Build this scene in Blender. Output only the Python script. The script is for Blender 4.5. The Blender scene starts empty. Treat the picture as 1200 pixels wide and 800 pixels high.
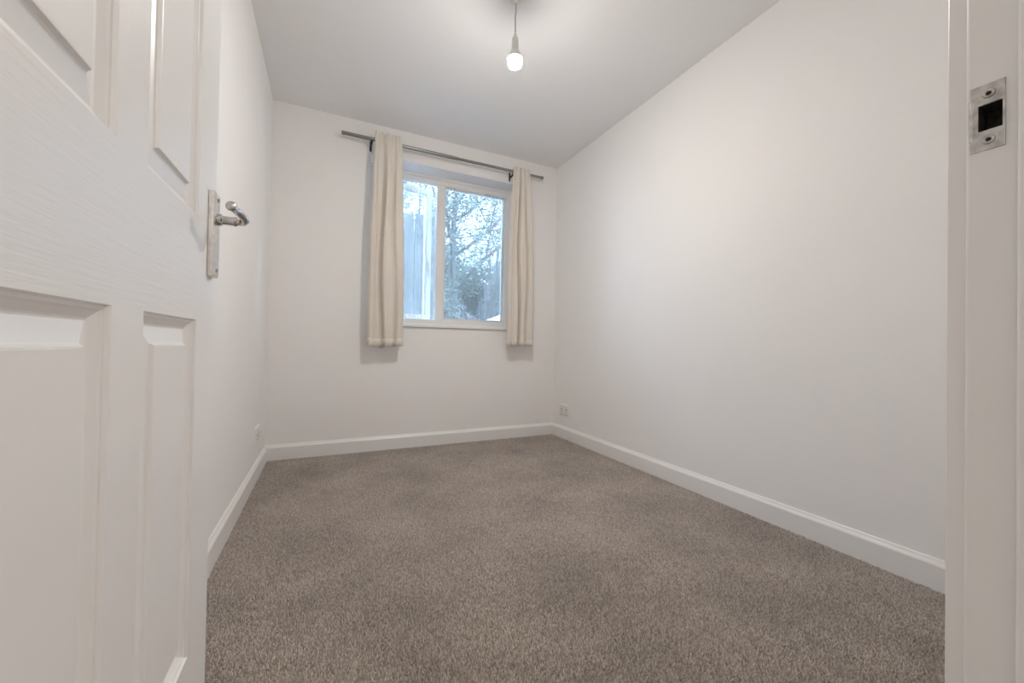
import bpy, bmesh, math, random
import numpy as np
from mathutils import Vector, Matrix

# ------------------------------------------------------------------ camera, world, exposure
SC = bpy.context.scene
COL = SC.collection
F_PX, YAW, PITCH, ROLL, CAM_H = 458.308, 0.442042, 0.010173, -0.017165, 0.7870

fw = Vector((math.sin(YAW)*math.cos(PITCH), math.cos(YAW)*math.cos(PITCH), math.sin(PITCH)))
r0 = Vector((math.cos(YAW), -math.sin(YAW), 0))
u0 = r0.cross(fw)
rt = math.cos(ROLL)*r0 - math.sin(ROLL)*u0
up = math.sin(ROLL)*r0 + math.cos(ROLL)*u0
cam_data = bpy.data.cameras.new('camera')
cam_data.sensor_fit = 'HORIZONTAL'
cam_data.sensor_width = 36.0
cam_data.lens = 36.0*F_PX/1200.0
cam_data.clip_start = 0.01
cam = bpy.data.objects.new('camera', cam_data)
COL.objects.link(cam)
cam.matrix_world = Matrix(((rt.x, up.x, -fw.x, 0), (rt.y, up.y, -fw.y, 0), (rt.z, up.z, -fw.z, CAM_H), (0, 0, 0, 1)))
SC.camera = cam

SKY_STRENGTH = 13.5
BULB_STRENGTH = 1230.0          # underside of the bulb dome
BULB_SIDE_STRENGTH = 350.0      # its flank next to the added collar
HALL_STRENGTH = 78.0
world = bpy.data.worlds.new('overcast_sky')
world.use_nodes = True
SC.world = world
bg = world.node_tree.nodes['Background']
bg.inputs['Color'].default_value = (0.45, 0.70, 1.0, 1)
bg.inputs['Strength'].default_value = SKY_STRENGTH

SC.view_settings.view_transform = 'Standard'
SC.view_settings.look = 'None'
SC.view_settings.exposure = 0.0
SC.view_settings.gamma = 1.0
SC.view_settings.use_curve_mapping = False
SC.cycles.diffuse_bounces = 8
SC.cycles.max_bounces = 14
SC.cycles.transparent_max_bounces = 24

# ------------------------------------------------------------------ room numbers (metres)
L, R, B, C = -0.3565, 1.8597, 3.0369, 2.40     # left wall, right wall, back wall, ceiling
N = 0.163                                       # room face of the wall with the doorway
HN = 0.043                                      # hall face of that wall
HB = -1.65                                      # hall back wall
DX = -0.214                                     # visible face of the open door
DT = 0.035                                      # door thickness
JR = 0.587                                      # right jamb face
JL = DX - DT - 0.002
WX0, WX1, WZ0, WZ1 = 0.262, 1.475, 0.915, 2.174  # window opening
WD = 0.17                                       # reveal depth to the window frame
PILE = 0.007

# ------------------------------------------------------------------ material helpers
def new_mat(name, base=(0.8, 0.8, 0.8), rough=0.5, metal=0.0, spec=0.5):
    m = bpy.data.materials.new(name)
    m.use_nodes = True
    p = m.node_tree.nodes['Principled BSDF']
    p.inputs['Base Color'].default_value = (*base, 1)
    p.inputs['Roughness'].default_value = rough
    p.inputs['Metallic'].default_value = metal
    p.inputs['Specular IOR Level'].default_value = spec
    return m, m.node_tree, p

def noise_mix(nt, p, c1, c2, scale, detail=4, coord='Object', stretch=None, sock='Base Color', lo=0.35, hi=0.65):
    tc = nt.nodes.new('ShaderNodeTexCoord')
    mp = nt.nodes.new('ShaderNodeMapping')
    if stretch: mp.inputs['Scale'].default_value = stretch
    nz = nt.nodes.new('ShaderNodeTexNoise')
    nz.inputs['Scale'].default_value = scale
    nz.inputs['Detail'].default_value = detail
    cr = nt.nodes.new('ShaderNodeValToRGB')
    cr.color_ramp.elements[0].position = lo; cr.color_ramp.elements[0].color = (*c1, 1)
    cr.color_ramp.elements[1].position = hi; cr.color_ramp.elements[1].color = (*c2, 1)
    nt.links.new(tc.outputs[coord], mp.inputs['Vector'])
    nt.links.new(mp.outputs['Vector'], nz.inputs['Vector'])
    nt.links.new(nz.outputs['Fac'], cr.inputs['Fac'])
    if sock: nt.links.new(cr.outputs['Color'], p.inputs[sock])
    return cr, nz, mp

def bump(nt, p, scale, strength, dist=0.002, detail=3, stretch=None, rough=0.5):
    tc = nt.nodes.new('ShaderNodeTexCoord')
    mp = nt.nodes.new('ShaderNodeMapping')
    if stretch: mp.inputs['Scale'].default_value = stretch
    nz = nt.nodes.new('ShaderNodeTexNoise')
    nz.inputs['Scale'].default_value = scale
    nz.inputs['Detail'].default_value = detail
    nz.inputs['Roughness'].default_value = rough
    b = nt.nodes.new('ShaderNodeBump')
    b.inputs['Strength'].default_value = strength
    b.inputs['Distance'].default_value = dist
    nt.links.new(tc.outputs['Object'], mp.inputs['Vector'])
    nt.links.new(mp.outputs['Vector'], nz.inputs['Vector'])
    nt.links.new(nz.outputs['Fac'], b.inputs['Height'])
    nt.links.new(b.outputs['Normal'], p.inputs['Normal'])

def mat_paint(name, c1, c2, rough, bscale, bstr, spec=0.3):
    m, nt, p = new_mat(name, c1, rough, spec=spec)
    noise_mix(nt, p, c1, c2, 2.2, 6, lo=0.3, hi=0.7)
    bump(nt, p, bscale, bstr, 0.0015, 4)
    return m

M = {}
M['wall'] = mat_paint('wall_paint', (0.865, 0.853, 0.842), (0.88, 0.869, 0.858), 0.75, 160, 0.22)
M['ceiling'] = mat_paint('ceiling_paint', (0.855, 0.853, 0.855), (0.87, 0.868, 0.87), 0.85, 120, 0.15)
M['trim'] = mat_paint('trim_gloss_paint', (0.835, 0.828, 0.82), (0.85, 0.843, 0.835), 0.32, 60, 0.06, 0.5)
M['plastic'] = mat_paint('white_plastic', (0.80, 0.79, 0.76), (0.82, 0.81, 0.78), 0.35, 50, 0.02, 0.5)
M['upvc'] = mat_paint('window_white_plastic', (0.80, 0.79, 0.78), (0.83, 0.82, 0.81), 0.35, 40, 0.02, 0.5)

def mat_door(name, stretch):
    m, nt, p = new_mat(name, (0.78, 0.765, 0.755), 0.33, spec=0.5)
    noise_mix(nt, p, (0.83, 0.82, 0.81), (0.85, 0.84, 0.83), 2.0, 4)
    bump(nt, p, 30, 0.45, 0.0012, 5, stretch, 0.6)
    return m
M['door_v'] = mat_door('door_paint_upright_grain', (1, 7, 0.35))
M['door_h'] = mat_door('door_paint_level_grain', (1, 0.35, 7))
M['door_s'] = mat_door('door_paint_smooth', (1, 1, 0.2))

m, nt, p = new_mat('chrome_dark_reflection', (0.55, 0.54, 0.52), 0.10, 1.0)  # base darkened: dim hall reflections put into the lever colour
noise_mix(nt, p, (0.46, 0.45, 0.44), (0.62, 0.61, 0.60), 60, 4)
M['chrome'] = m
m, nt, p = new_mat('worn_plate_bright_reflection', (0.80, 0.78, 0.75), 0.2, 1.0)  # worn chrome in a lighter copy, its bright reflection put into the colour
noise_mix(nt, p, (0.70, 0.68, 0.66), (0.88, 0.86, 0.83), 70, 5)
M['plate'] = m
m, nt, p = new_mat('brushed_steel', (0.42, 0.41, 0.40), 0.3, 1.0)
noise_mix(nt, p, (0.27, 0.26, 0.255), (0.36, 0.35, 0.34), 8, 4, stretch=(1, 40, 40))
M['steel'] = m
m, nt, p = new_mat('strike_metal', (0.5, 0.49, 0.47), 0.38, 1.0)
noise_mix(nt, p, (0.40, 0.39, 0.38), (0.60, 0.59, 0.57), 120, 5)
bump(nt, p, 200, 0.2, 0.0005)
M['strike'] = m
m, nt, p = new_mat('dark_metal', (0.05, 0.045, 0.04), 0.4, 0.6)
noise_mix(nt, p, (0.03, 0.027, 0.025), (0.07, 0.065, 0.06), 40, 3)
M['dark'] = m
m, nt, p = new_mat('dark_hole', (0.02, 0.018, 0.016), 0.8)
noise_mix(nt, p, (0.012, 0.011, 0.010), (0.045, 0.04, 0.035), 150, 4)
M['hole'] = m

# cream curtain cloth with a fine weave
m, nt, p = new_mat('cream_curtain_cloth', (0.72, 0.655, 0.575), 0.9, spec=0.1)
noise_mix(nt, p, (0.82, 0.765, 0.695), (0.84, 0.79, 0.725), 14, 4)
bump(nt, p, 500, 0.25, 0.0006, 2)
p.inputs['Sheen Weight'].default_value = 0.15
tr = nt.nodes.new('ShaderNodeBsdfTranslucent'); tr.inputs['Color'].default_value = (0.75, 0.68, 0.58, 1)
mx = nt.nodes.new('ShaderNodeMixShader'); mx.inputs[0].default_value = 0.15
out = nt.nodes['Material Output']
nt.links.new(p.outputs[0], mx.inputs[1]); nt.links.new(tr.outputs[0], mx.inputs[2]); nt.links.new(mx.outputs[0], out.inputs['Surface'])
M['curtain'] = m

# sheer net: open mesh
for NET_NAME, NET_OPACITY in (('net', 0.22),):
    m, nt, p = new_mat('sheer_'+NET_NAME, (0.88, 0.9, 0.92), 0.8, spec=0.1)
    noise_mix(nt, p, (0.84, 0.86, 0.88), (0.92, 0.93, 0.95), 30, 3)
    tr = nt.nodes.new('ShaderNodeBsdfTranslucent'); tr.inputs['Color'].default_value = (0.88, 0.92, 0.96, 1)
    m1 = nt.nodes.new('ShaderNodeMixShader'); m1.inputs[0].default_value = 0.6
    tp = nt.nodes.new('ShaderNodeBsdfTransparent')
    m2 = nt.nodes.new('ShaderNodeMixShader'); m2.inputs[0].default_value = NET_OPACITY
    out = nt.nodes['Material Output']
    nt.links.new(p.outputs[0], m1.inputs[1]); nt.links.new(tr.outputs[0], m1.inputs[2])
    nt.links.new(tp.outputs[0], m2.inputs[1]); nt.links.new(m1.outputs[0], m2.inputs[2]); nt.links.new(m2.outputs[0], out.inputs['Surface'])
    M[NET_NAME] = m

# window glass: clear with a faint reflection
m = bpy.data.materials.new('window_glass'); m.use_nodes = True
nt = m.node_tree; nt.nodes.remove(nt.nodes['Principled BSDF'])
tp = nt.nodes.new('ShaderNodeBsdfTransparent'); tp.inputs['Color'].default_value = (0.93, 0.96, 0.97, 1)
gl = nt.nodes.new('ShaderNodeBsdfGlossy'); gl.inputs['Roughness'].default_value = 0.02
fr = nt.nodes.new('ShaderNodeFresnel'); fr.inputs['IOR'].default_value = 1.45
mx = nt.nodes.new('ShaderNodeMixShader')
nt.links.new(fr.outputs[0], mx.inputs[0]); nt.links.new(tp.outputs[0], mx.inputs[1]); nt.links.new(gl.outputs[0], mx.inputs[2])
nt.links.new(mx.outputs[0], nt.nodes['Material Output'].inputs['Surface'])
M['glass'] = m

def mat_emit(name, col, strength):
    m = bpy.data.materials.new(name); m.use_nodes = True
    nt = m.node_tree; nt.nodes.remove(nt.nodes['Principled BSDF'])
    e = nt.nodes.new('ShaderNodeEmission'); e.inputs['Color'].default_value = (*col, 1); e.inputs['Strength'].default_value = strength
    nt.links.new(e.outputs[0], nt.nodes['Material Output'].inputs['Surface'])
    return m
M['bulb'] = mat_emit('lit_bulb', (1.0, 0.945, 0.885), BULB_STRENGTH)
M['bulb_side'] = mat_emit('lit_bulb_flank', (1.0, 0.945, 0.885), BULB_SIDE_STRENGTH)
M['hall_bulb'] = mat_emit('lit_hall_lamp', (1.0, 0.95, 0.89), HALL_STRENGTH)

# carpet: backing and tufts share colours
CA1, CA2 = (0.31, 0.268, 0.235), (0.61, 0.545, 0.495)
m, nt, p = new_mat('carpet_backing', (0.36, 0.30, 0.255), 1.0, spec=0.05)
noise_mix(nt, p, (0.30, 0.25, 0.21), (0.42, 0.355, 0.305), 180, 3)
M['carpet_base'] = m
m, nt, p = new_mat('carpet_tufts', CA2, 1.0, spec=0.05)
cr, nz, mp = noise_mix(nt, p, (0.82, 0.82, 0.82), (1.13, 1.12, 1.11), 3.2, 5, sock=None, lo=0.3, hi=0.7)
geo = nt.nodes.new('ShaderNodeNewGeometry')
cr2 = nt.nodes.new('ShaderNodeValToRGB')
cr2.color_ramp.elements[0].color = (*CA1, 1); cr2.color_ramp.elements[1].color = (*CA2, 1)
mul = nt.nodes.new('ShaderNodeMix'); mul.data_type = 'RGBA'; mul.blend_type = 'MULTIPLY'; mul.inputs[0].default_value = 1.0
nt.links.new(geo.outputs['Random Per Island'], cr2.inputs['Fac'])
nt.links.new(cr2.outputs['Color'], mul.inputs[6]); nt.links.new(cr.outputs['Color'], mul.inputs[7])
nt.links.new(mul.outputs[2], p.inputs['Base Color'])
p.inputs['Sheen Weight'].default_value = 0.1
M['carpet'] = m

def mat_nature(name, c1, c2, scale, rough=0.9, bs=0.5):
    m, nt, p = new_mat(name, c1, rough, spec=0.1)
    noise_mix(nt, p, c1, c2, scale, 5)
    bump(nt, p, scale*2, bs, 0.01)
    return m
M['bark'] = mat_nature('bark', (0.09, 0.088, 0.083), (0.16, 0.157, 0.15), 9)
M['leaf'] = mat_nature('winter_leaves', (0.13, 0.14, 0.12), (0.26, 0.27, 0.245), 3)
M['leaf2'] = mat_nature('reddish_winter_leaves', (0.20, 0.17, 0.17), (0.30, 0.26, 0.26), 3)
M['grass'] = mat_nature('rough_grass', (0.10, 0.12, 0.07), (0.18, 0.20, 0.12), 4)
M['bounce_paving'] = mat_nature('pale_daylight_reflector', (0.74, 0.74, 0.73), (0.80, 0.80, 0.79), 6)  # kept very pale so the added strip reflects daylight upward
M['fence'] = mat_nature('weathered_board', (0.06, 0.058, 0.055), (0.11, 0.105, 0.10), 6)
M['brick_out'] = mat_nature('outside_render', (0.45, 0.42, 0.38), (0.55, 0.52, 0.47), 5)

# ------------------------------------------------------------------ mesh helpers
def tag(o, label=None, cat=None, group=None, kind=None):
    if label: o['label'] = label
    if cat: o['category'] = cat
    if group: o['group'] = group
    if kind: o['kind'] = kind
    return o

def empty(name, loc):
    o = bpy.data.objects.new(name, None)
    o.empty_display_size = 0.05
    COL.objects.link(o); o.location = loc
    return o

def base_world(par):
    v = Vector((0, 0, 0))
    while par is not None:
        v += par.location; par = par.parent
    return v

def link(name, bm, mat, parent=None, smooth=False, bevel=0.0, seg=2):
    """bmesh in world coordinates -> one mesh object, local to its parent"""
    me = bpy.data.meshes.new(name)
    bmesh.ops.recalc_face_normals(bm, faces=bm.faces)
    if parent is None:
        vs = [v.co for v in bm.verts]
        lo = Vector((min(v.x for v in vs), min(v.y for v in vs), min(v.z for v in vs)))
        hi = Vector((max(v.x for v in vs), max(v.y for v in vs), max(v.z for v in vs)))
        off = Vector(((lo.x+hi.x)/2, (lo.y+hi.y)/2, lo.z))
    else:
        off = base_world(parent)
    bmesh.ops.translate(bm, verts=bm.verts, vec=-off)
    bm.to_mesh(me); bm.free()
    mats = mat if isinstance(mat, (list, tuple)) else [mat]
    for x in mats: me.materials.append(x)
    o = bpy.data.objects.new(name, me)
    COL.objects.link(o)
    if parent is None: o.location = off
    else: o.parent = parent
    if smooth:
        for f in me.polygons: f.use_smooth = True
        md = o.modifiers.new('edge_split', 'EDGE_SPLIT'); md.split_angle = math.radians(40)
    if bevel > 0:
        md = o.modifiers.new('bevel', 'BEVEL'); md.width = bevel; md.segments = seg; md.limit_method = 'ANGLE'
        md.harden_normals = False
    return o

def box(bm, x0, x1, y0, y1, z0, z1):
    vs = [bm.verts.new((x, y, z)) for x in (x0, x1) for y in (y0, y1) for z in (z0, z1)]
    for q in ((0, 1, 3, 2), (4, 6, 7, 5), (0, 4, 5, 1), (2, 3, 7, 6), (0, 2, 6, 4), (1, 5, 7, 3)):
        bm.faces.new([vs[i] for i in q])
    return vs

def mbox(name, b6, mat, parent=None, bevel=0.0):
    bm = bmesh.new(); box(bm, *b6)
    return link(name, bm, mat, parent, bevel=bevel)

def frame_of(d):
    d = d.normalized()
    a = Vector((0, 0, 1)) if abs(d.z) < 0.9 else Vector((1, 0, 0))
    s = d.cross(a).normalized()
    return s, d.cross(s).normalized()

def tube(bm, pts, rad, n=10, caps=True):
    pts = [Vector(p) for p in pts]
    rings = []
    s = None
    for i, p in enumerate(pts):
        d = (pts[min(i+1, len(pts)-1)] - pts[max(i-1, 0)])
        if d.length < 1e-9: d = Vector((0, 0, 1))
        d.normalize()
        if s is None: s, t = frame_of(d)
        else:
            s = (s - d*s.dot(d)).normalized(); t = d.cross(s)
        r = rad[i] if isinstance(rad, (list, tuple)) else rad
        rings.append([bm.verts.new(p + r*(math.cos(2*math.pi*k/n)*s + math.sin(2*math.pi*k/n)*t)) for k in range(n)])
    for a, b in zip(rings, rings[1:]):
        for k in range(n):
            bm.faces.new((a[k], a[(k+1) % n], b[(k+1) % n], b[k]))
    if caps:
        bm.faces.new(rings[0][::-1]); bm.faces.new(rings[-1])
    return rings

def lathe(bm, prof, origin, axis=(0, 0, 1), n=28):
    """prof: (radius, distance along axis)"""
    o = Vector(origin); ax = Vector(axis).normalized(); s, t = frame_of(ax)
    rings = []
    for r, h in prof:
        if r < 1e-6: rings.append([bm.verts.new(o + ax*h)])
        else: rings.append([bm.verts.new(o + ax*h + r*(math.cos(2*math.pi*k/n)*s + math.sin(2*math.pi*k/n)*t)) for k in range(n)])
    for a, b in zip(rings, rings[1:]):
        for k in range(n):
            k2 = (k+1) % n
            if len(a) == 1 and len(b) == 1: continue
            if len(a) == 1: bm.faces.new((a[0], b[k], b[k2]))
            elif len(b) == 1: bm.faces.new((a[k], a[k2], b[0]))
            else: bm.faces.new((a[k], a[k2], b[k2], b[k]))
    for rg, rv in ((rings[0], True), (rings[-1], False)):
        if len(rg) > 1: bm.faces.new(rg[::-1] if rv else rg)

def prism(bm, poly, axis, a, b):
    """poly of (p,q) pairs extruded along axis 'x' or 'y' from a to b"""
    def P(p, q, t): return (t, p, q) if axis == 'x' else (p, t, q)
    v0 = [bm.verts.new(P(p, q, a)) for p, q in poly]; v1 = [bm.verts.new(P(p, q, b)) for p, q in poly]
    n = len(poly)
    for i in range(n): bm.faces.new((v0[i], v0[(i+1) % n], v1[(i+1) % n], v1[i]))
    bm.faces.new(v0[::-1]); bm.faces.new(v1)

def wall_with_hole(bm, x0, x1, z0, z1, hx0, hx1, hz0, hz1, y0, y1):
    """wall in the xz plane between y0 and y1 with a rectangular hole (hz0<=z0: hole reaches the floor)"""
    xs = [x0, hx0, hx1, x1]; zs = [z0, hz0, hz1, z1] if hz0 > z0 else [z0, hz1, z1]
    hr = 1 if hz0 > z0 else 0
    g = {}
    for s, y in enumerate((y0, y1)):
        for i, x in enumerate(xs):
            for j, z in enumerate(zs): g[s, i, j] = bm.verts.new((x, y, z))
    ni, nj = len(xs)-1, len(zs)-1
    solid = lambda i, j: 0 <= i < ni and 0 <= j < nj and not (i == 1 and j == hr)
    for i in range(ni):
        for j in range(nj):
            if not solid(i, j): continue
            for s in (0, 1): bm.faces.new([g[s, i, j], g[s, i+1, j], g[s, i+1, j+1], g[s, i, j+1]])
            for (di, dj, a, b) in ((-1, 0, (i, j), (i, j+1)), (1, 0, (i+1, j), (i+1, j+1)), (0, -1, (i, j), (i+1, j)), (0, 1, (i, j+1), (i+1, j+1))):
                if not solid(i+di, j+dj): bm.faces.new([g[0, *a], g[0, *b], g[1, *b], g[1, *a]])

# ------------------------------------------------------------------ the room shell
S = 'structure'
bm = bmesh.new(); box(bm, L-0.12, R+0.12, HB-0.1, B+0.05, -0.12, -PILE)
tag(link('floor', bm, M['carpet_base']), 'grey-brown carpeted floor of the empty room', 'floor', kind=S)
bm = bmesh.new(); box(bm, L-0.12, R+0.12, HB-0.1, B+0.30, C, C+0.12)
tag(link('ceiling', bm, M['ceiling']), 'plain off-white painted ceiling', 'ceiling', kind=S)
bm = bmesh.new(); box(bm, L-0.12, L, HB, B+0.30, -PILE, C)
tag(link('wall_left', bm, M['wall']), 'off-white painted wall behind the open door', 'wall', kind=S)
bm = bmesh.new(); box(bm, R, R+0.12, HB, B+0.30, -PILE, C)
tag(link('wall_right', bm, M['wall']), 'long bare off-white wall on the right', 'wall', kind=S)
bm = bmesh.new(); wall_with_hole(bm, L, R, -PILE, C, WX0, WX1, WZ0, WZ1, B, B+0.30)
tag(link('wall_back', bm, M['wall']), 'off-white end wall with the recessed window opening', 'wall', kind=S)
bm = bmesh.new(); wall_with_hole(bm, L, R, -PILE, C, JL-0.032, JR+0.032, -0.1, 2.03, HN, N)
tag(link('wall_front', bm, M['wall']), 'off-white wall holding the doorway', 'wall', kind=S)
bm = bmesh.new(); box(bm, L-0.12, R+0.12, HB-0.12, HB, -PILE, C)
tag(link('wall_hall', bm, M['wall']), 'off-white wall of the hallway outside the door', 'wall', kind=S)

# baseboards: vertical face, moulded sloping top
def base_profile(sgn, at):
    t = 0.015
    return [(at, -PILE), (at+sgn*t, -PILE), (at+sgn*t, 0.078), (at+sgn*(t-0.002), 0.083), (at+sgn*(t-0.007), 0.090), (at+sgn*(t-0.010), 0.097), (at+sgn*(t-0.0115), 0.099), (at, 0.099)]
bm = bmesh.new(); prism(bm, base_profile(1, L), 'y', N, B)
tag(link('baseboard_left', bm, M['trim']), 'white skirting board along the wall behind the door', 'baseboard', kind=S)
bm = bmesh.new(); prism(bm, base_profile(-1, R), 'y', N, B)
tag(link('baseboard_right', bm, M['trim']), 'white skirting board along the long right wall', 'baseboard', kind=S)
bm = bmesh.new(); prism(bm, base_profile(-1, B), 'x', L+0.003, R-0.003)
tag(link('baseboard_back', bm, M['trim']), 'white skirting board under the window', 'baseboard', kind=S)

# ------------------------------------------------------------------ door frame (trim_1)
df = tag(empty('trim_1', (JR, N, 0)), 'white painted door frame with a metal strike plate', 'door frame', kind=S)
Z0 = -PILE
# right jamb with a pocket cut for the latch
ky0, ky1, kz0, kz1 = 0.1365, 0.1595, 0.9885, 1.054       # strike plate
hy0, hy1, hz0, hz1 = 0.1382, 0.1540, 1.008, 1.034       # opening in it
bm = bmesh.new()
ys = [HN, hy0, hy1, N]; zs = [Z0, hz0, hz1, 2.0]
g = {(i, j): bm.verts.new((JR, ys[i], zs[j])) for i in range(4) for j in range(4)}
b_ = {(i, j): bm.verts.new((JR+0.03, ys[i], zs[j])) for i in (0, 3) for j in (0, 3)}
for i in range(3):
    for j in range(3):
        if (i, j) != (1, 1): bm.faces.new((g[i, j], g[i+1, j], g[i+1, j+1], g[i, j+1]))
bm.faces.new((b_[0, 0], b_[3, 0], b_[3, 3], b_[0, 3]))
bm.faces.new([g[0, j] for j in range(4)] + [b_[0, 3], b_[0, 0]])
bm.faces.new([g[3, j] for j in range(4)] + [b_[3, 3], b_[3, 0]])
bm.faces.new([g[i, 0] for i in range(4)] + [b_[3, 0], b_[0, 0]])
bm.faces.new([g[i, 3] for i in range(4)] + [b_[3, 3], b_[0, 3]])
jamb = link('jamb', bm, M['trim'], df, bevel=0.0028, seg=3)
bm = bmesh.new()
pin = [bm.verts.new((JR+0.022, y, z)) for y, z in ((hy0, hz0), (hy1, hz0), (hy1, hz1), (hy0, hz1))]
pout = [bm.verts.new((JR+0.0002, y, z)) for y, z in ((hy0, hz0), (hy1, hz0), (hy1, hz1), (hy0, hz1))]
bm.faces.new(pin)
for i in range(4): bm.faces.new((pin[i], pin[(i+1) % 4], pout[(i+1) % 4], pout[i]))
o = link('latch_pocket', bm, M['hole'], df); tag(o, 'dark latch hole')
mbox('jamb', (JL-0.03, JL, HN, N, Z0, 2.0), M['trim'], df, 0.0015)
mbox('head', (JL-0.03, JR+0.03, HN, N, 2.0, 2.028), M['trim'], df, 0.0015)
sy1 = N - DT - 0.001
mbox('stop', (JR-0.012, JR, HN+0.03, sy1, Z0, 1.988), M['trim'], df, 0.002)
mbox('stop', (JL, JL+0.012, HN+0.03, sy1, Z0, 1.988), M['trim'], df, 0.002)
mbox('stop', (JL+0.012, JR-0.012, HN+0.03, sy1, 1.988, 2.0), M['trim'], df, 0.002)
# architraves on the room side and on the hall side
def arch_prof(x, sgn, yb, sy):
    return [(x, yb), (x, yb+sy*0.0138), (x+sgn*0.0006, yb+sy*0.0145), (x+sgn*0.02, yb+sy*0.015), (x+sgn*0.05, yb+sy*0.016), (x+sgn*0.056, yb+sy*0.014), (x+sgn*0.057, yb)]
def upright(bm, poly, z0, z1):
    v0 = [bm.verts.new((p, q, z0)) for p, q in poly]; v1 = [bm.verts.new((p, q, z1)) for p, q in poly]
    n = len(poly)
    for i in range(n): bm.faces.new((v0[i], v0[(i+1) % n], v1[(i+1) % n], v1[i]))
    bm.faces.new(v0[::-1]); bm.faces.new(v1)
for yb, sy in ((N, 1), (HN, -1)):
    bm = bmesh.new(); upright(bm, arch_prof(JR+0.006, 1, yb, sy), Z0, 2.063); link('architrave', bm, M['trim'], df)
    bm = bmesh.new(); upright(bm, arch_prof(JL-0.006, -1, yb, sy), Z0, 2.063); link('architrave', bm, M['trim'], df)
    y0, y1 = sorted((yb, yb+sy*0.015)); mbox('architrave', (JL-0.0062, JR+0.0062, y0, y1, 2.006, 2.063), M['trim'], df, 0.002)
# strike plate with lip and two countersunk screws
bm = bmesh.new()
ys = [ky0, hy0, hy1, ky1]; zs = [kz0, hz0, hz1, kz1]
gv = {}
for s, x in enumerate((JR-0.0016, JR-0.0001)):
    for i in range(4):
        for j in range(4): gv[s, i, j] = bm.verts.new((x, ys[i], zs[j]))
for i in range(3):
    for j in range(3):
        if (i, j) == (1, 1): continue
        for s in (0, 1): bm.faces.new((gv[s, i, j], gv[s, i+1, j], gv[s, i+1, j+1], gv[s, i, j+1]))
for i in range(3):
    for j in (0, 3): bm.faces.new((gv[0, i, j], gv[0, i+1, j], gv[1, i+1, j], gv[1, i, j]))
    for k in (0, 3): bm.faces.new((gv[0, k, i], gv[0, k, i+1], gv[1, k, i+1], gv[1, k, i]))
for a, b in (((1, 1), (2, 1)), ((2, 1), (2, 2)), ((2, 2), (1, 2)), ((1, 2), (1, 1))):
    bm.faces.new((gv[0, *a], gv[0, *b], gv[1, *b], gv[1, *a]))
sp = link('strike_plate', bm, M['strike'], df); tag(sp, 'worn grey metal strike plate')
bm = bmesh.new(); tube(bm, [(JR-0.0005, ky1-0.001, kz0+0.012), (JR-0.0005, ky1-0.001, kz1-0.012)], 0.0022, 8)
link('lip', bm, M['strike'], sp, smooth=True)
for zc in ((kz0+hz0)/2, (kz1+hz1)/2):
    bm = bmesh.new(); lathe(bm, [(0.0001, -0.0005), (0.0012, 0.0002), (0.0024, 0.0008), (0.0042, 0.0012), (0.0046, 0.0004)], (JR-0.0016, (hy0+hy1)/2+0.001, zc), (-1, 0, 0), 20)
    sc_ = link('screw', bm, M['strike'], sp, smooth=True)
    yc = (hy0+hy1)/2+0.001
    bm = bmesh.new(); lathe(bm, [(0.0001, 0), (0.0017, 0), (0.0017, 0.0006), (0.0001, 0.0006)], (JR-0.0021, yc, zc), (-1, 0, 0), 10)
    link('screw_slot', bm, M['hole'], sp)

# ------------------------------------------------------------------ open panelled door (door_1)
DY0, DY1, DZ0, DZ1 = N+0.003, 1.0014, 0.006, 1.986
door = tag(empty('door_1', (DX-DT/2, DY0, 0)), 'white four-panel door standing open with a chrome lever handle', 'door', kind=S)
PY = [DY0, 0.278, 0.5745, 0.658, 0.880, DY1]
PZ = [DZ0, 0.221, 0.8235, 1.0095, 1.868, DZ1]
PROF = [(0, 0), (0.002, 0.0045), (0.0055, 0.0052), (0.0075, 0.0075), (0.0145, 0.0128), (0.0165, 0.0136), (0.0185, 0.0138), (0.041, 0.0078), (0.0425, 0.0070), (0.0445, 0.0026), (0.047, 0.0022)]
bm = bmesh.new()
for side in (0, 1):
    x = DX if side == 0 else DX-DT
    gv = {(i, j): bm.verts.new((x, PY[i], PZ[j])) for i in range(6) for j in range(6)}
    for i in range(5):
        for j in range(5):
            if i in (1, 3) and j in (1, 3): continue
            f = bm.faces.new((gv[i, j], gv[i+1, j], gv[i+1, j+1], gv[i, j+1]))
            f.material_index = 1 if (j in (0, 2, 4) and i in (1, 2, 3)) else 0
    if side == 0: g0 = gv
    else: g1 = gv
for k in range(5):
    bm.faces.new((g0[k, 0], g0[k+1, 0], g1[k+1, 0], g1[k, 0])); bm.faces.new((g0[k, 5], g0[k+1, 5], g1[k+1, 5], g1[k, 5]))
    bm.faces.new((g0[0, k], g0[0, k+1], g1[0, k+1], g1[0, k])); bm.faces.new((g0[5, k], g0[5, k+1], g1[5, k+1], g1[5, k]))
link('leaf', bm, [M['door_v'], M['door_h']], door)
for i in (1, 3):
    for j in (1, 3):
        bm = bmesh.new()
        for side in (0, 1):
            rings = []
            for o_, d_ in PROF:
                x = DX-d_ if side == 0 else DX-DT+d_
                y0, y1, z0, z1 = PY[i]+o_, PY[i+1]-o_, PZ[j]+o_, PZ[j+1]-o_
                rings.append([bm.verts.new((x, y, z)) for y, z in ((y0, z0), (y1, z0), (y1, z1), (y0, z1))])
            for a, b in zip(rings, rings[1:]):
                for k in range(4): bm.faces.new((a[k], a[(k+1) % 4], b[(k+1) % 4], b[k]))
            bm.faces.new(rings[-1])
            if side == 0: ra = rings[0]
            else: rb = rings[0]
        for k in range(4): bm.faces.new((ra[k], ra[(k+1) % 4], rb[(k+1) % 4], rb[k]))
        link('panel', bm, M['door_s'], door)
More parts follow.
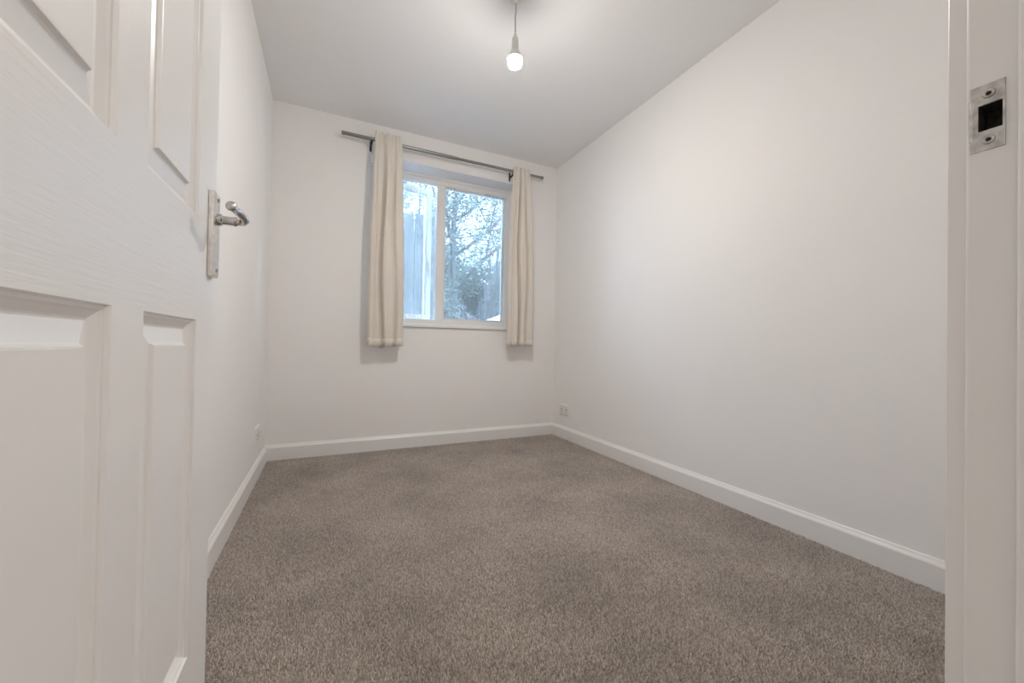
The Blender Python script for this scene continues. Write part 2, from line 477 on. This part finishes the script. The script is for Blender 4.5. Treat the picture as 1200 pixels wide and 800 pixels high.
# lever handle on a long backplate, on both faces
def handle(sg, face):
    zt, zb, y0, y1 = 1.081, 0.913, 0.942, 0.980
    yc = (y0+y1)/2
    bm = bmesh.new()
    prof = [(0, 0), (0.0, 0.0085), (0.002, 0.0108), (0.005, 0.012)]
    rings = []
    for o_, d_ in prof:
        rings.append([bm.verts.new((face+sg*d_, y, z)) for y, z in ((y0+o_, zb+o_), (y1-o_, zb+o_), (y1-o_, zt-o_), (y0+o_, zt-o_))])
    for a, b in zip(rings, rings[1:]):
        for k in range(4): bm.faces.new((a[k], a[(k+1) % 4], b[(k+1) % 4], b[k]))
    bm.faces.new(rings[0][::-1]); bm.faces.new(rings[-1])
    hd = link('handle', bm, M['plate'], door, bevel=0.0012); tag(hd, 'polished chrome lever handle on a long backplate')
    lz = 1.029
    fx = face+sg*0.012
    bm = bmesh.new()
    lathe(bm, [(0.0115, 0), (0.0115, 0.006), (0.0088, 0.008), (0.0088, 0.024), (0.0095, 0.026), (0.0095, 0.030), (0.008, 0.032)], (fx, yc, lz), (sg, 0, 0), 20)
    link('neck', bm, M['chrome'], hd, smooth=True)
    bm = bmesh.new()
    pts = [(0.028, 0, 0), (0.036, -0.001, 0), (0.043, -0.005, 0.0005), (0.047, -0.013, 0.0015), (0.0475, -0.024, 0.003), (0.045, -0.036, 0.005), (0.0415, -0.050, 0.007), (0.0385, -0.064, 0.008), (0.0370, -0.076, 0.008), (0.0365, -0.082, 0.008), (0.0365, -0.0865, 0.008), (0.0365, -0.0885, 0.008)]
    rad = [0.0075, 0.0075, 0.0077, 0.0078, 0.0076, 0.0072, 0.0068, 0.0070, 0.0086, 0.0092, 0.0075, 0.003]
    tube(bm, [(fx+sg*a, yc+b, lz+c) for a, b, c in pts], rad, 16)
    link('lever', bm, M['chrome'], hd, smooth=True)
    for zc in (zt-0.014, zb+0.014):
        bm = bmesh.new(); lathe(bm, [(0.004, 0), (0.004, 0.0006), (0.003, 0.0014), (0.0001, 0.0016)], (fx, yc, zc), (sg, 0, 0), 14)
        link('screw', bm, M['steel'], hd, smooth=True)
handle(1, DX)
handle(-1, DX-DT)
bm = bmesh.new(); box(bm, DX-DT+0.006, DX-0.006, DY1-0.001, DY1+0.0012, 0.975, 1.035)
lt = link('latch_plate', bm, M['steel'], door)
bm = bmesh.new(); prism(bm, [(DX-DT+0.011, 1.0), (DX-0.011, 1.0), (DX-0.011, 1.016), (DX-DT+0.011, 1.016)], 'y', DY1+0.0012, DY1+0.010)
link('latch', bm, M['steel'], lt)
for zc in (0.25, 1.75):
    bm = bmesh.new(); tube(bm, [(DX-DT-0.004, N+0.004, zc-0.04), (DX-DT-0.004, N+0.004, zc+0.04)], 0.005, 10)
    link('hinge', bm, M['steel'], door, smooth=True)

# ------------------------------------------------------------------ window (window_1)
FY0, FY1 = B+WD, B+WD+0.065
win = tag(empty('window_1', ((WX0+WX1)/2, FY0, WZ0)), 'white recessed window with a mullion, left casement ajar', 'window', kind=S)
FW = 0.048
IX0, IX1 = WX0+FW, WX1-FW
SZ = WZ0+0.028
MX0, MX1 = 0.806, 0.870
mbox('frame_head', (WX0, WX1, FY0, FY1, WZ1-0.058, WZ1), M['upvc'], win, 0.003)
mbox('frame_foot', (WX0, WX1, FY0, FY1, SZ, SZ+0.048), M['upvc'], win, 0.003)
mbox('frame_side', (WX0, IX0, FY0, FY1, SZ+0.048, WZ1-0.058), M['upvc'], win, 0.003)
mbox('frame_side', (IX1, WX1, FY0, FY1, SZ+0.048, WZ1-0.058), M['upvc'], win, 0.003)
mbox('mullion', (MX0, MX1, FY0, FY1, SZ+0.048, WZ1-0.058), M['upvc'], win, 0.004)
# trim strip in front of the head
mbox('head_trim', (WX0, WX1, FY0-0.012, FY0, WZ1-0.022, WZ1), M['upvc'], win, 0.003)
# fixed light on the right
GZ0, GZ1 = SZ+0.048, WZ1-0.058
def bead_frame(bm, x0, x1, y0, y1, z0, z1, w):
    box(bm, x0, x1, y0, y1, z0, z0+w); box(bm, x0, x1, y0, y1, z1-w, z1)
    box(bm, x0, x0+w, y0, y1, z0+w, z1-w); box(bm, x1-w, x1, y0, y1, z0+w, z1-w)
bm = bmesh.new(); bead_frame(bm, MX1, IX1, FY0+0.012, FY0+0.05, GZ0, GZ1, 0.016)
link('glazing_bead', bm, M['upvc'], win)
mbox('pane', (MX1+0.012, IX1-0.012, FY0+0.029, FY0+0.033, GZ0+0.012, GZ1-0.012), M['glass'], win)
# casement on the left, hinged on its outer side and pushed out
ca = math.radians(11.8)
cw = MX0-IX0-0.004
hx, hy = IX0+0.002, FY1+0.002
def rot(x, y): return (hx + x*math.cos(ca) - y*math.sin(ca), hy + x*math.sin(ca) + y*math.cos(ca))
def rbox(bm, x0, x1, y0, y1, z0, z1):
    for v in box(bm, x0, x1, y0, y1, z0, z1):
        v.co.x, v.co.y = rot(v.co.x, v.co.y)
bm = bmesh.new()
sw = 0.046
rbox(bm, 0, cw, -0.02, 0.03, GZ0+0.003, GZ0+sw); rbox(bm, 0, cw, -0.02, 0.03, GZ1-sw, GZ1-0.003)
rbox(bm, 0, sw, -0.02, 0.03, GZ0+sw, GZ1-sw); rbox(bm, cw-sw, cw, -0.02, 0.03, GZ0+sw, GZ1-sw)
sash = link('sash', bm, M['upvc'], win); tag(sash, 'white casement standing ajar')
bm = bmesh.new(); rbox(bm, sw-0.006, cw-sw+0.006, 0.003, 0.007, GZ0+sw-0.006, GZ1-sw+0.006)
link('pane', bm, M['glass'], sash)
bm = bmesh.new(); rbox(bm, cw-0.034, cw-0.012, -0.034, -0.020, 1.42, 1.50); rbox(bm, cw-0.030, cw-0.016, -0.046, -0.034, 1.36, 1.49)
link('window_handle', bm, M['upvc'], sash)
# window board with rounded nose
bm = bmesh.new()
prism(bm, [(B-0.018, WZ0+0.004), (B-0.012, WZ0-0.001), (B-0.0005, WZ0-0.001), (B-0.0005, WZ0+0.0005), (FY0+0.002, WZ0+0.0005), (FY0+0.002, SZ), (B-0.012, SZ), (B-0.018, SZ-0.006)], 'x', WX0+0.001, WX1-0.001)
link('sill', bm, M['trim'], win)
bm = bmesh.new(); prism(bm, [(FY0+0.03, WZ0+0.001), (B+0.36, WZ0-0.01), (B+0.36, WZ0+0.004), (FY0+0.03, WZ0+0.027)], 'x', WX0+0.001, WX1-0.001)
link('outer_sill', bm, M['upvc'], win)

# ------------------------------------------------------------------ curtain rod and curtains
RY, RZ = B-0.080, 2.246
rod = tag(empty('curtain_rod', (0.8675, RY, RZ)), 'brushed steel curtain rod above the window', 'curtain rod')
bm = bmesh.new(); tube(bm, [(0.067, RY, RZ), (0.90, RY, RZ)], 0.0125, 18); link('outer_tube', bm, M['steel'], rod, smooth=True)
bm = bmesh.new(); tube(bm, [(0.89, RY, RZ), (1.668, RY, RZ)], 0.0108, 18); link('inner_tube', bm, M['steel'], rod, smooth=True)
for x, sg, r in ((0.067, -1, 0.0135), (1.668, 1, 0.0135)):
    bm = bmesh.new(); lathe(bm, [(r, -0.018), (r, 0.002), (r*0.8, 0.004), (0.0001, 0.0045)], (x, RY, RZ), (sg, 0, 0), 18); link('end_cap', bm, M['steel'], rod, smooth=True)
for x in (0.262, 1.386):
    bm = bmesh.new()
    box(bm, x-0.007, x+0.007, B-0.004, B, RZ-0.055, RZ+0.02)
    box(bm, x-0.005, x+0.005, RY-0.004, B-0.003, RZ-0.032, RZ-0.020)
    box(bm, x-0.006, x+0.006, RY-0.016, RY+0.016, RZ-0.030, RZ-0.0118)
    link('bracket', bm, M['dark'], rod, bevel=0.001)

def curtain(name, label, xt, xm, xb, zt, zb, ph, nf, seed, valleys):
    rnd = random.Random(seed)
    root = tag(empty(name, ((xb[0]+xb[1])/2, RY-0.03, zb)), label, 'curtain', 'cream curtains on the steel rod')
    nu, nv = 96, 70
    bm = bmesh.new(); rows = []
    zr = RZ
    for j in range(nv+1):
        t = j/nv
        # denser rows at the header
        tt = t**1.35
        z = zt + (zb-zt)*tt
        if z > zr-0.15:
            k = (zt-z)/(zt-(zr-0.15)); a, b = [xt[i]+(xm[i]-xt[i])*0.35*k for i in (0, 1)]
        else:
            k = ((zr-0.15)-z)/((zr-0.15)-zb); k = k**0.8
            a, b = [(xt[i]+(xm[i]-xt[i])*0.35)*(1-min(1, k*2.2)) + xm[i]*min(1, k*2.2) for i in (0, 1)]
            a, b = a+(xb[0]-xm[0])*k*k, b+(xb[1]-xm[1])*k*k
        d = zr - z
        if d < 0.0: amp = 0.011 + 0.10*max(0, -d-0.015)
        else: amp = 0.011 + 0.023*min(1, d/0.35)
        row = []
        for i in range(nu+1):
            s = i/nu
            sw_ = s + 0.012*math.sin(9*tt+ph+5*s)
            # soft rounded pleats with narrow valleys
            w = 0.0
            for q, (vc, vw, vd) in enumerate(valleys):
                vcc = vc + 0.02*math.sin(2.2*tt*math.pi+q*1.7+ph)
                w += vd*math.exp(-((sw_-vcc)/vw)**2)
            ripple = 0.15*math.sin(sw_*math.pi*2*nf+ph) + 0.05*math.sin(sw_*math.pi*2*nf*2.3+1.3*ph+2*tt)
            if d < 0.06:
                ripple += 0.30*math.sin(sw_*math.pi*2*nf*2.6+ph*2)*max(0, min(1, (0.06-d)/0.05))
            edge = min(1, s/0.06, (1-s)/0.06)
            y = RY - 0.0165 - amp*(1.35 - w + ripple*0.8)*(0.35+0.65*edge)
            if d > 0.08: y += 0.012*min(1, (d-0.08)/0.2)
            x = a + (b-a)*s + 0.004*math.sin(6*tt+ph+3*s)*tt
            zz = z + (0.006*math.sin(s*math.pi*2*nf*1.5+ph) if j == 0 else 0) - (0.006*w*tt*tt if d > 0.5 else 0) - 0.004*math.sin(s*5+ph)*tt
            row.append(bm.verts.new((x, y, zz)))
        rows.append(row)
    for j in range(nv):
        for i in range(nu): bm.faces.new((rows[j][i], rows[j][i+1], rows[j+1][i+1], rows[j+1][i]))
    o = link('cloth', bm, M['curtain'], root)
    for f in o.data.polygons: f.use_smooth = True
    md = o.modifiers.new('thickness', 'SOLIDIFY'); md.thickness = 0.0016; md.offset = 0
    # hem: a doubled strip at the foot
    bm = bmesh.new(); hr = []
    rr = [Vector(o.data.vertices[k].co) + Vector(root.location) for k in range(len(o.data.vertices))]
    W = nu+1
    for jj in range(nv-2, nv+1):
        hr.append([bm.verts.new(rr[jj*W+i] + Vector((0, -0.0022, 0))) for i in range(W)])
    for a_, b_2 in zip(hr, hr[1:]):
        for i in range(nu): bm.faces.new((a_[i], a_[i+1], b_2[i+1], b_2[i]))
    h = link('hem', bm, M['curtain'], o)
    for f in h.data.polygons: f.use_smooth = True
    md = h.modifiers.new('thickness', 'SOLIDIFY'); md.thickness = 0.0014; md.offset = 0
    # rod pocket behind the rod
    bm = bmesh.new(); pr = []
    prof = [(-0.016, 0.030), (0.006, 0.024), (0.0165, 0.008), (0.0165, -0.010), (0.006, -0.026), (-0.014, -0.036)]
    for dy, dz in prof:
        pr.append([bm.verts.new((xt[0]+0.006+(xt[1]-xt[0]-0.012)*i/40, RY+dy+0.0015*math.sin(i*1.3), RZ+dz)) for i in range(41)])
    for a_, b_2 in zip(pr, pr[1:]):
        for i in range(40): bm.faces.new((a_[i], a_[i+1], b_2[i+1], b_2[i]))
    k = link('rod_pocket', bm, M['curtain'], o)
    for f in k.data.polygons: f.use_smooth = True
    return root
curtain('curtain', 'cream curtain hanging at the side of the window nearer the door', (0.285, 0.468), (0.256, 0.494), (0.258, 0.503), 2.296, 0.765, 0.4, 3, 1,
        [(0.36, 0.055, 1.5), (0.72, 0.05, 0.9), (0.14, 0.05, 0.5)])
curtain('curtain', 'cream curtain hanging at the side of the window nearer the long bare wall', (1.378, 1.530), (1.342, 1.566), (1.336, 1.580), 2.276, 0.782, 2.1, 3, 2,
        [(0.40, 0.05, 1.6), (0.70, 0.045, 1.0), (0.16, 0.05, 0.4)])

# ------------------------------------------------------------------ sheer nets in the recess
def net(label, xt, xb, y, zt, zb, folds, ph, nu=220):
    """folds: (share of width, number of folds, loop size along the wire, depth)"""
    bm = bmesh.new(); rows = []
    nv = 30
    tot = sum(f[0] for f in folds)
    for j in range(nv+1):
        t = j/nv; row = []
        for i in range(nu+1):
            s = i/nu
            a = xt[0]+(xb[0]-xt[0])*t**1.5; b = xt[1]+(xb[1]-xt[1])*t**1.5
            # fold phase and size change smoothly along the wire
            acc = 0.0; th = 0.0; lx = ly = 0.0
            for w, n, l, d in folds:
                w /= tot
                k = max(0, min(1, (s-acc)/w)); th += k*n
                m_ = max(0, 1-abs((s-acc-w/2)/w)); lx += m_*l; ly += m_*d
                acc += w
            th = 2*math.pi*th + ph
            xx = a+(b-a)*s + lx*math.sin(2*th+0.6*t) + 0.010*math.sin(3*t+7*s+ph)*t
            yy = y + ly*(math.sin(th+0.5*t)+0.3*math.sin(1.7*th-1.1*t))*(0.6+0.4*t)
            row.append(bm.verts.new((min(max(xx, xt[0]), xt[1]), yy, zt+(zb-zt)*t)))
        rows.append(row)
    for j in range(nv):
        for i in range(nu): bm.faces.new((rows[j][i], rows[j][i+1], rows[j+1][i+1], rows[j+1][i]))
    o = link('net_curtain', bm, M['net'])
    for f in o.data.polygons: f.use_smooth = True
    return tag(o, label, 'net curtain', 'sheer nets inside the window lights')
NY = FY0-0.001
nl = net('sheer white net hanging in folds across the left casement', (IX0+0.006, MX0-0.006), (IX0+0.006, MX0-0.006), NY+0.004, GZ1-0.006, GZ0+0.004, [(0.3, 3, 0.009, 0.006), (0.35, 5, 0.013, 0.006), (0.35, 3, 0.009, 0.006)], 0.5)
nr = net('sheer white net drawn towards the right edge of the window', (MX1+0.004, IX1-0.006), (MX1+0.012, IX1-0.006), NY, GZ1-0.006, GZ0+0.004, [(0.2, 2, 0.012, 0.005), (0.45, 1, 0.0, 0.003), (0.35, 6, 0.018, 0.006)], 1.9)
for o, xa, xb in ((nl, IX0, MX0), (nr, MX1, IX1)):
    bm = bmesh.new(); tube(bm, [(xa+0.0005, NY+0.002, GZ1-0.006), (xb-0.0005, NY+0.002, GZ1-0.006)], 0.0025, 8)
    link('wire', bm, M['plastic'], o, smooth=True)

# ------------------------------------------------------------------ pendant bulb
PX, PYY = 0.757, 1.62
pend = tag(empty('pendant_lamp', (PX, PYY, C)), 'bare lit bulb hanging on a short flex from the ceiling', 'lamp')
bm = bmesh.new(); lathe(bm, [(0.036, 0), (0.036, -0.006), (0.033, -0.016), (0.024, -0.023), (0.010, -0.027), (0.007, -0.034), (0.003, -0.036)], (PX, PYY, C), (0, 0, 1), 28); link('ceiling_rose', bm, M['plastic'], pend, smooth=True)
bm = bmesh.new(); tube(bm, [(PX, PYY, C-0.03), (PX+0.001, PYY, C-0.07), (PX-0.002, PYY, C-0.11), (PX-0.001, PYY, C-0.15), (PX, PYY, C-0.185)], 0.0034, 10)
M['flex'] = mat_paint('grey_flex', (0.42, 0.40, 0.38), (0.5, 0.48, 0.46), 0.5, 80, 0.05)
link('flex', bm, M['flex'], pend, smooth=True)
hz = C-0.178
bm = bmesh.new(); lathe(bm, [(0.004, 0.006), (0.007, 0.0), (0.010, -0.012), (0.0125, -0.020), (0.0155, -0.022), (0.0155, -0.028), (0.0145, -0.030), (0.0155, -0.034), (0.016, -0.068), (0.0145, -0.070)], (PX, PYY, hz), (0, 0, 1), 28)
link('lamp_holder', bm, M['plastic'], pend, smooth=True)
bz = hz-0.069
bm = bmesh.new(); lathe(bm, [(0.0125, 0.004), (0.0135, 0.0), (0.0165, -0.008), (0.024, -0.022), (0.0305, -0.036), (0.0335, -0.045), (0.0342, -0.0485), (0.031, -0.0488)], (PX, PYY, bz), (0, 0, 1), 32)
link('added_bulb_collar', bm, M['plastic'], pend, smooth=True)  # opaque collar added to hold bulb light off the ceiling
bm = bmesh.new(); lathe(bm, [(0.032, -0.0486), (0.0338, -0.0495), (0.0345, -0.054), (0.0335, -0.066), (0.0285, -0.078), (0.0175, -0.0865), (0.006, -0.0898), (0.0001, -0.090)], (PX, PYY, bz), (0, 0, 1), 32)
bm.faces.ensure_lookup_table()
for f in bm.faces: f.material_index = 1 if f.calc_center_median().z > bz-0.074 else 0
tag(link('bulb', bm, [M['bulb'], M['bulb_side']], pend, smooth=True), 'glowing white bulb')

# ------------------------------------------------------------------ wall sockets
def socket(label, x, sg, yc, zc):
    w, h = 0.146, 0.086
    root = tag(empty('wall_socket', (x, yc, zc-h/2)), label, 'socket', 'double sockets on the walls')
    bm = bmesh.new(); rings = []
    for o_, d_ in ((0, 0), (0, 0.006), (0.002, 0.009), (0.006, 0.0105)):
        rings.append([bm.verts.new((x+sg*d_, y, z)) for y, z in ((yc-w/2+o_, zc-h/2+o_), (yc+w/2-o_, zc-h/2+o_), (yc+w/2-o_, zc+h/2-o_), (yc-w/2+o_, zc+h/2-o_))])
    for a, b in zip(rings, rings[1:]):
        for k in range(4): bm.faces.new((a[k], a[(k+1) % 4], b[(k+1) % 4], b[k]))
    bm.faces.new(rings[0][::-1]); bm.faces.new(rings[-1])
    pl = link('plate', bm, M['plastic'], root)
    f = x+sg*0.0105
    for s in (-1, 1):
        cy = yc+s*0.036
        xa, xb = sorted((f-sg*0.001, f+sg*0.0006))
        mbox('pin_hole', (xa, xb, cy-0.004, cy+0.004, zc-0.004, zc+0.008), M['hole'], pl)
        for e in (-1, 1):
            mbox('pin_hole', (xa, xb, cy+e*0.011-0.0035, cy+e*0.011+0.0035, zc-0.022, zc-0.017), M['hole'], pl)
        xa, xb = sorted((f-sg*0.001, f+sg*0.003))
        mbox('switch', (xa, xb, cy-s*0.022-0.006, cy-s*0.022+0.006, zc+0.012, zc+0.030), M['plastic'], pl, 0.001)
socket('white double socket low on the long bare wall by the far corner', R, -1, 2.845, 0.242)
socket('white double socket low on the wall behind the open door', L, 1, 2.66, 0.253)

# ------------------------------------------------------------------ carpet pile (uncountable tufts)
rng = np.random.default_rng(7)
sp_ = 0.0047
gx = np.arange(L+0.018, R-0.016, sp_); gy = np.arange(N-0.02, B-0.016, sp_)
X, Y = np.meshgrid(gx, gy); X = X.ravel(); Y = Y.ravel()
X = X + rng.uniform(-0.0022, 0.0022, X.size); Y = Y + rng.uniform(-0.0022, 0.0022, Y.size)
keep = (Y > N+0.004) | ((X > JL+0.02) & (X < JR-0.02))
keep &= ~((X > JR-0.002) & (Y < N+0.022)) & ~((X < JL+0.004) & (Y < N+0.022))
X = X[keep]; Y = Y[keep]; n = X.size
ang = rng.uniform(0, 2*np.pi, n)
rad = rng.uniform(0.0026, 0.0036, n); hgt = rng.uniform(0.005, 0.0095, n)
leanx = rng.normal(0, 0.0019, n) ; leany = rng.normal(0, 0.0019, n)
V = np.zeros((n, 4, 3), np.float32)
for k in range(3):
    V[:, k, 0] = X + rad*np.cos(ang+k*2.0944); V[:, k, 1] = Y + rad*np.sin(ang+k*2.0944); V[:, k, 2] = 0.0
V[:, 3, 0] = X+leanx; V[:, 3, 1] = Y+leany; V[:, 3, 2] = hgt
idx = (np.arange(n)*4)[:, None, None] + np.array([[0, 1, 3], [1, 2, 3], [2, 0, 3]])[None]
idx = idx.reshape(-1).astype(np.int32)
me = bpy.data.meshes.new('carpet_pile')
me.vertices.add(n*4); me.vertices.foreach_set('co', V.ravel())
me.loops.add(n*9); me.loops.foreach_set('vertex_index', idx)
me.polygons.add(n*3); me.polygons.foreach_set('loop_start', np.arange(0, n*9, 3, dtype=np.int32))
me.polygons.foreach_set('use_smooth', np.ones(n*3, dtype=bool))
me.update(calc_edges=True)
me.materials.append(M['carpet'])
o = bpy.data.objects.new('carpet_pile', me); COL.objects.link(o); o.location = (0, 0, -PILE)
tag(o, 'short twisted grey-brown carpet pile covering the floor', 'carpet', kind='stuff')

# ------------------------------------------------------------------ hallway lamp behind the camera
HX, HY = 1.20, -1.15
hall = tag(empty('hall_lamp', (HX, HY, C)), 'round flush ceiling lamp in the hallway outside the door', 'lamp')
bm = bmesh.new(); lathe(bm, [(0.13, 0), (0.13, -0.015), (0.12, -0.018)], (HX, HY, C), (0, 0, 1), 32); link('base', bm, M['plastic'], hall, smooth=True)
bm = bmesh.new(); lathe(bm, [(0.12, -0.017), (0.125, -0.03), (0.11, -0.055), (0.07, -0.072), (0.0001, -0.078)], (HX, HY, C), (0, 0, 1), 32); link('diffuser', bm, M['hall_bulb'], hall, smooth=True)

# ------------------------------------------------------------------ garden outside
GZ = -0.35
bm = bmesh.new(); box(bm, -20, 35, B+0.305, 45, GZ-0.2, GZ)
tag(link('ground', bm, M['grass']), 'rough winter garden ground outside the window', 'ground', kind=S)

bm = bmesh.new(); box(bm, -5, 7, B+0.305, 5.1, GZ, GZ+0.03)  # unseen pale strip added to bounce daylight onto soffit and ceiling
tag(link('bounce_paving', bm, M['bounce_paving']), 'unseen pale paved strip added under the window to bounce daylight inside', 'bounce_paving', kind=S)

fence = tag(empty('garden_fence', (0.3, 5.25, GZ)), 'tall weathered board fence beyond the left casement', 'fence')
rnd = random.Random(3)
x = -1.3
while x < 1.28:
    h = 2.50 + rnd.uniform(-0.03, 0.03)
    bm = bmesh.new(); box(bm, x, x+0.125, 5.25, 5.268, GZ, h)
    link('board', bm, M['fence'], fence); x += 0.137
for z in (0.4, 1.9):
    mbox('rail', (-1.3, 1.28, 5.268, 5.30, z, z+0.07), M['fence'], fence)
for px in (-1.25, 0.0, 1.2):
    mbox('post', (px, px+0.08, 5.30, 5.38, GZ, 2.45), M['fence'], fence)

store = tag(empty('garden_store', (2.7, 5.9, GZ)), 'pale garden store with a white sloping roof low at the right edge of the window', 'shed')
M['store'] = mat_nature('pale_store_boards', (0.42, 0.42, 0.43), (0.50, 0.50, 0.51), 5)
M['store_roof'] = mat_nature('white_roof_sheet', (0.82, 0.82, 0.82), (0.88, 0.88, 0.88), 5, 0.6, 0.1)
bm = bmesh.new(); prism(bm, [(2.14, GZ), (3.20, GZ), (3.20, 1.42), (2.14, 1.03)], 'y', 5.55, 6.3)
link('body', bm, M['store'], store)
bm = bmesh.new(); prism(bm, [(2.06, 1.025), (3.28, 1.475), (3.28, 1.51), (2.06, 1.06)], 'y', 5.45, 6.4)
link('roof', bm, M['store_roof'], store)

def tree(label, x, y, h, r, seed, lean=0.0, depth=5, spread=0.55, first=0.35, leafy=0.75):
    rnd = random.Random(seed)
    root = tag(empty('tree', (x, y, GZ)), label, 'tree', 'twiggy leafy trees in the garden')
    tb = bmesh.new(); bb = bmesh.new(); lb = bmesh.new()
    def grow(p, d, ln, rad, lev):
        pts = [p.copy()]; rs = [rad]
        q = p.copy(); dd = d.copy()
        ns = 5 if lev == 0 else 3
        for k in range(ns):
            dd = (dd + Vector((rnd.gauss(0, 0.10), rnd.gauss(0, 0.10), rnd.gauss(0.02, 0.07)))).normalized()
            q = q + dd*ln/ns; pts.append(q.copy()); rs.append(rad*(1-0.45*(k+1)/ns))
        tube(tb if lev == 0 else bb, pts, rs, 8 if lev < 2 else (5 if lev < 4 else 3), caps=False)
        if lev >= depth-1 and rnd.random() < leafy:
            for e in range(3):
                c = pts[-1] + Vector((rnd.gauss(0, .05), rnd.gauss(0, .05), rnd.gauss(0, .05)))
                n_ = Vector((rnd.gauss(0, 1), rnd.gauss(0, 1), rnd.gauss(0, 1))).normalized()
                s, t = frame_of(n_); l = rnd.uniform(0.05, 0.10)
                lb.faces.new([lb.verts.new(c-s*l/2), lb.verts.new(c+t*l*0.22+n_*0.006), lb.verts.new(c+s*l/2), lb.verts.new(c-t*l*0.22+n_*0.006)])
        if lev >= depth: return
        nb = (8 if lev == 0 else 5 if lev < 2 else 4 if lev < 4 else 3)
        for k in range(nb):
            f = (first + (1-first)*(k+0.6)/nb) if lev == 0 else (0.3+0.7*(k+0.8)/nb)
            f = min(f, 1.0); seg = f*ns; i = min(int(seg), ns-1); u = seg-i
            base = pts[i].lerp(pts[i+1], u); br = rs[i]*(1-u)+rs[i+1]*u
            a = rnd.uniform(0, 2*math.pi)
            s, t = frame_of(dd)
            nd = (dd*(1-spread*rnd.uniform(0.7, 1.15)) + (s*math.cos(a)+t*math.sin(a))*spread*1.25 + Vector((0, 0, 0.12))).normalized()
            grow(base, nd, ln*rnd.uniform(0.46, 0.66), br*rnd.uniform(0.45, 0.62)*(1.0 if lev < 3 else 1.2), lev+1)
    grow(Vector((x, y, GZ)), Vector((lean, 0, 1)).normalized(), h, r, 0)
    link('trunk', tb, M['bark'], root, smooth=False)
    link('branches', bb, M['bark'], root)
    lf = link('leaves', lb, M['leaf'], root); lf['kind'] = 'stuff'
tree('thick-stemmed twiggy leafy tree right of the window mullion', 2.66, 9.2, 4.6, 0.11, 6, 0.0, depth=6, spread=0.55, first=0.3)
tree('slender upright twiggy leafy tree near the right edge of the window', 4.60, 11.1, 4.6, 0.08, 8, 0.0, depth=6, spread=0.5, first=0.25)
tree('twiggy leafy tree with spreading branches in the middle of the right pane', 4.5, 12.6, 3.6, 0.10, 21, 0.03, depth=6, spread=0.65, first=0.3)
tree('twiggy leafy tree rising behind the board fence', 1.55, 8.2, 3.8, 0.08, 13, 0.05, depth=6, spread=0.6, first=0.25)
tree('twiggy leafy tree far off behind the thick-stemmed one', 3.9, 15.5, 4.4, 0.12, 44, 0.0, depth=6, spread=0.6, first=0.25)

def bush(label, x, y, rx, rz, nl, seed, mat):
    rnd = random.Random(seed)
    root = tag(empty('bush', (x, y, GZ)), label, 'bush', 'bushes in the garden')
    bm = bmesh.new()
    for k in range(14):
        a = rnd.uniform(0, 6.28); e = rnd.uniform(0.2, 1)
        tube(bm, [(x+0.1*math.cos(a), y+0.1*math.sin(a), GZ), (x+rx*0.4*e*math.cos(a), y+rx*0.4*e*math.sin(a), GZ+rz*0.9), (x+rx*0.75*e*math.cos(a), y+rx*0.6*e*math.sin(a), GZ+rz*1.7)], [0.022, 0.014, 0.004], 5, False)
    link('stems', bm, M['bark'], root)
    lobes = [(rnd.uniform(-0.5, 0.5)*rx, rnd.uniform(-0.4, 0.4)*rx, rnd.uniform(0.5, 1.5)*rz, rnd.uniform(0.35, 0.6)) for _ in range(9)]
    bm = bmesh.new()
    for k in range(nl):
        lx, ly, lz, lr = lobes[k % 9]
        d = Vector((rnd.gauss(0, 1), rnd.gauss(0, 1), rnd.gauss(0, 1))).normalized()*(rnd.random()**0.4)*lr
        c = Vector((x+lx+d.x*rx, y+ly+d.y*rx, GZ+lz+d.z*rz*0.9))
        if c.z < GZ+0.02: continue
        n_ = (d+Vector((rnd.gauss(0, .5), rnd.gauss(0, .5), rnd.gauss(0.3, .5)))).normalized()
        s, t = frame_of(n_); a = rnd.uniform(0, 6.28); s, t = s*math.cos(a)+t*math.sin(a), t*math.cos(a)-s*math.sin(a)
        l = rnd.uniform(0.05, 0.09); w = l*0.38
        bm.faces.new([bm.verts.new(c-s*l/2), bm.verts.new(c+t*w/2+n_*0.006), bm.verts.new(c+s*l/2), bm.verts.new(c-t*w/2+n_*0.006)])
    lf = link('foliage', bm, mat, root); lf['kind'] = 'stuff'
bush('grey-green leafy bush low in the right pane beside the mullion', 2.0, 7.2, 0.55, 1.25, 9000, 31, M['leaf'])
bush('reddish leafy bush low in the middle of the right pane', 2.85, 7.8, 0.6, 1.2, 9000, 32, M['leaf2'])
bush('grey-green leafy bush low at the right edge of the window', 3.75, 8.4, 0.65, 1.35, 9000, 33, M['leaf'])
bush('large leafy shrub standing behind the reddish bush', 3.5, 10.6, 1.1, 1.9, 14000, 34, M['leaf'])
bush('tall leafy shrub rising just behind the board fence', 1.25, 6.3, 0.55, 1.75, 9000, 35, M['leaf'])
bush('tall airy shrub far off behind the thick-stemmed tree', 3.35, 12.2, 0.9, 2.4, 9000, 36, M['leaf'])
bush('tall airy shrub far off in the middle of the right pane', 4.75, 13.4, 0.9, 2.45, 9000, 37, M['leaf'])
bush('tall airy shrub far off at the right edge of the window', 6.2, 13.8, 0.95, 2.6, 9000, 38, M['leaf'])
bush('tall airy shrub far off beyond the fence end', 2.1, 10.2, 0.8, 2.3, 9000, 39, M['leaf'])
bush('leafy bush beside the white sloping roof of the garden store', 3.45, 7.9, 0.45, 1.5, 9000, 51, M['leaf'])
bush('broad leafy bush behind the garden store', 4.25, 9.6, 0.75, 1.7, 11000, 52, M['leaf2'])
bush('rounded leafy bush at the foot of the slender upright tree', 4.75, 10.4, 0.7, 1.9, 11000, 53, M['leaf'])
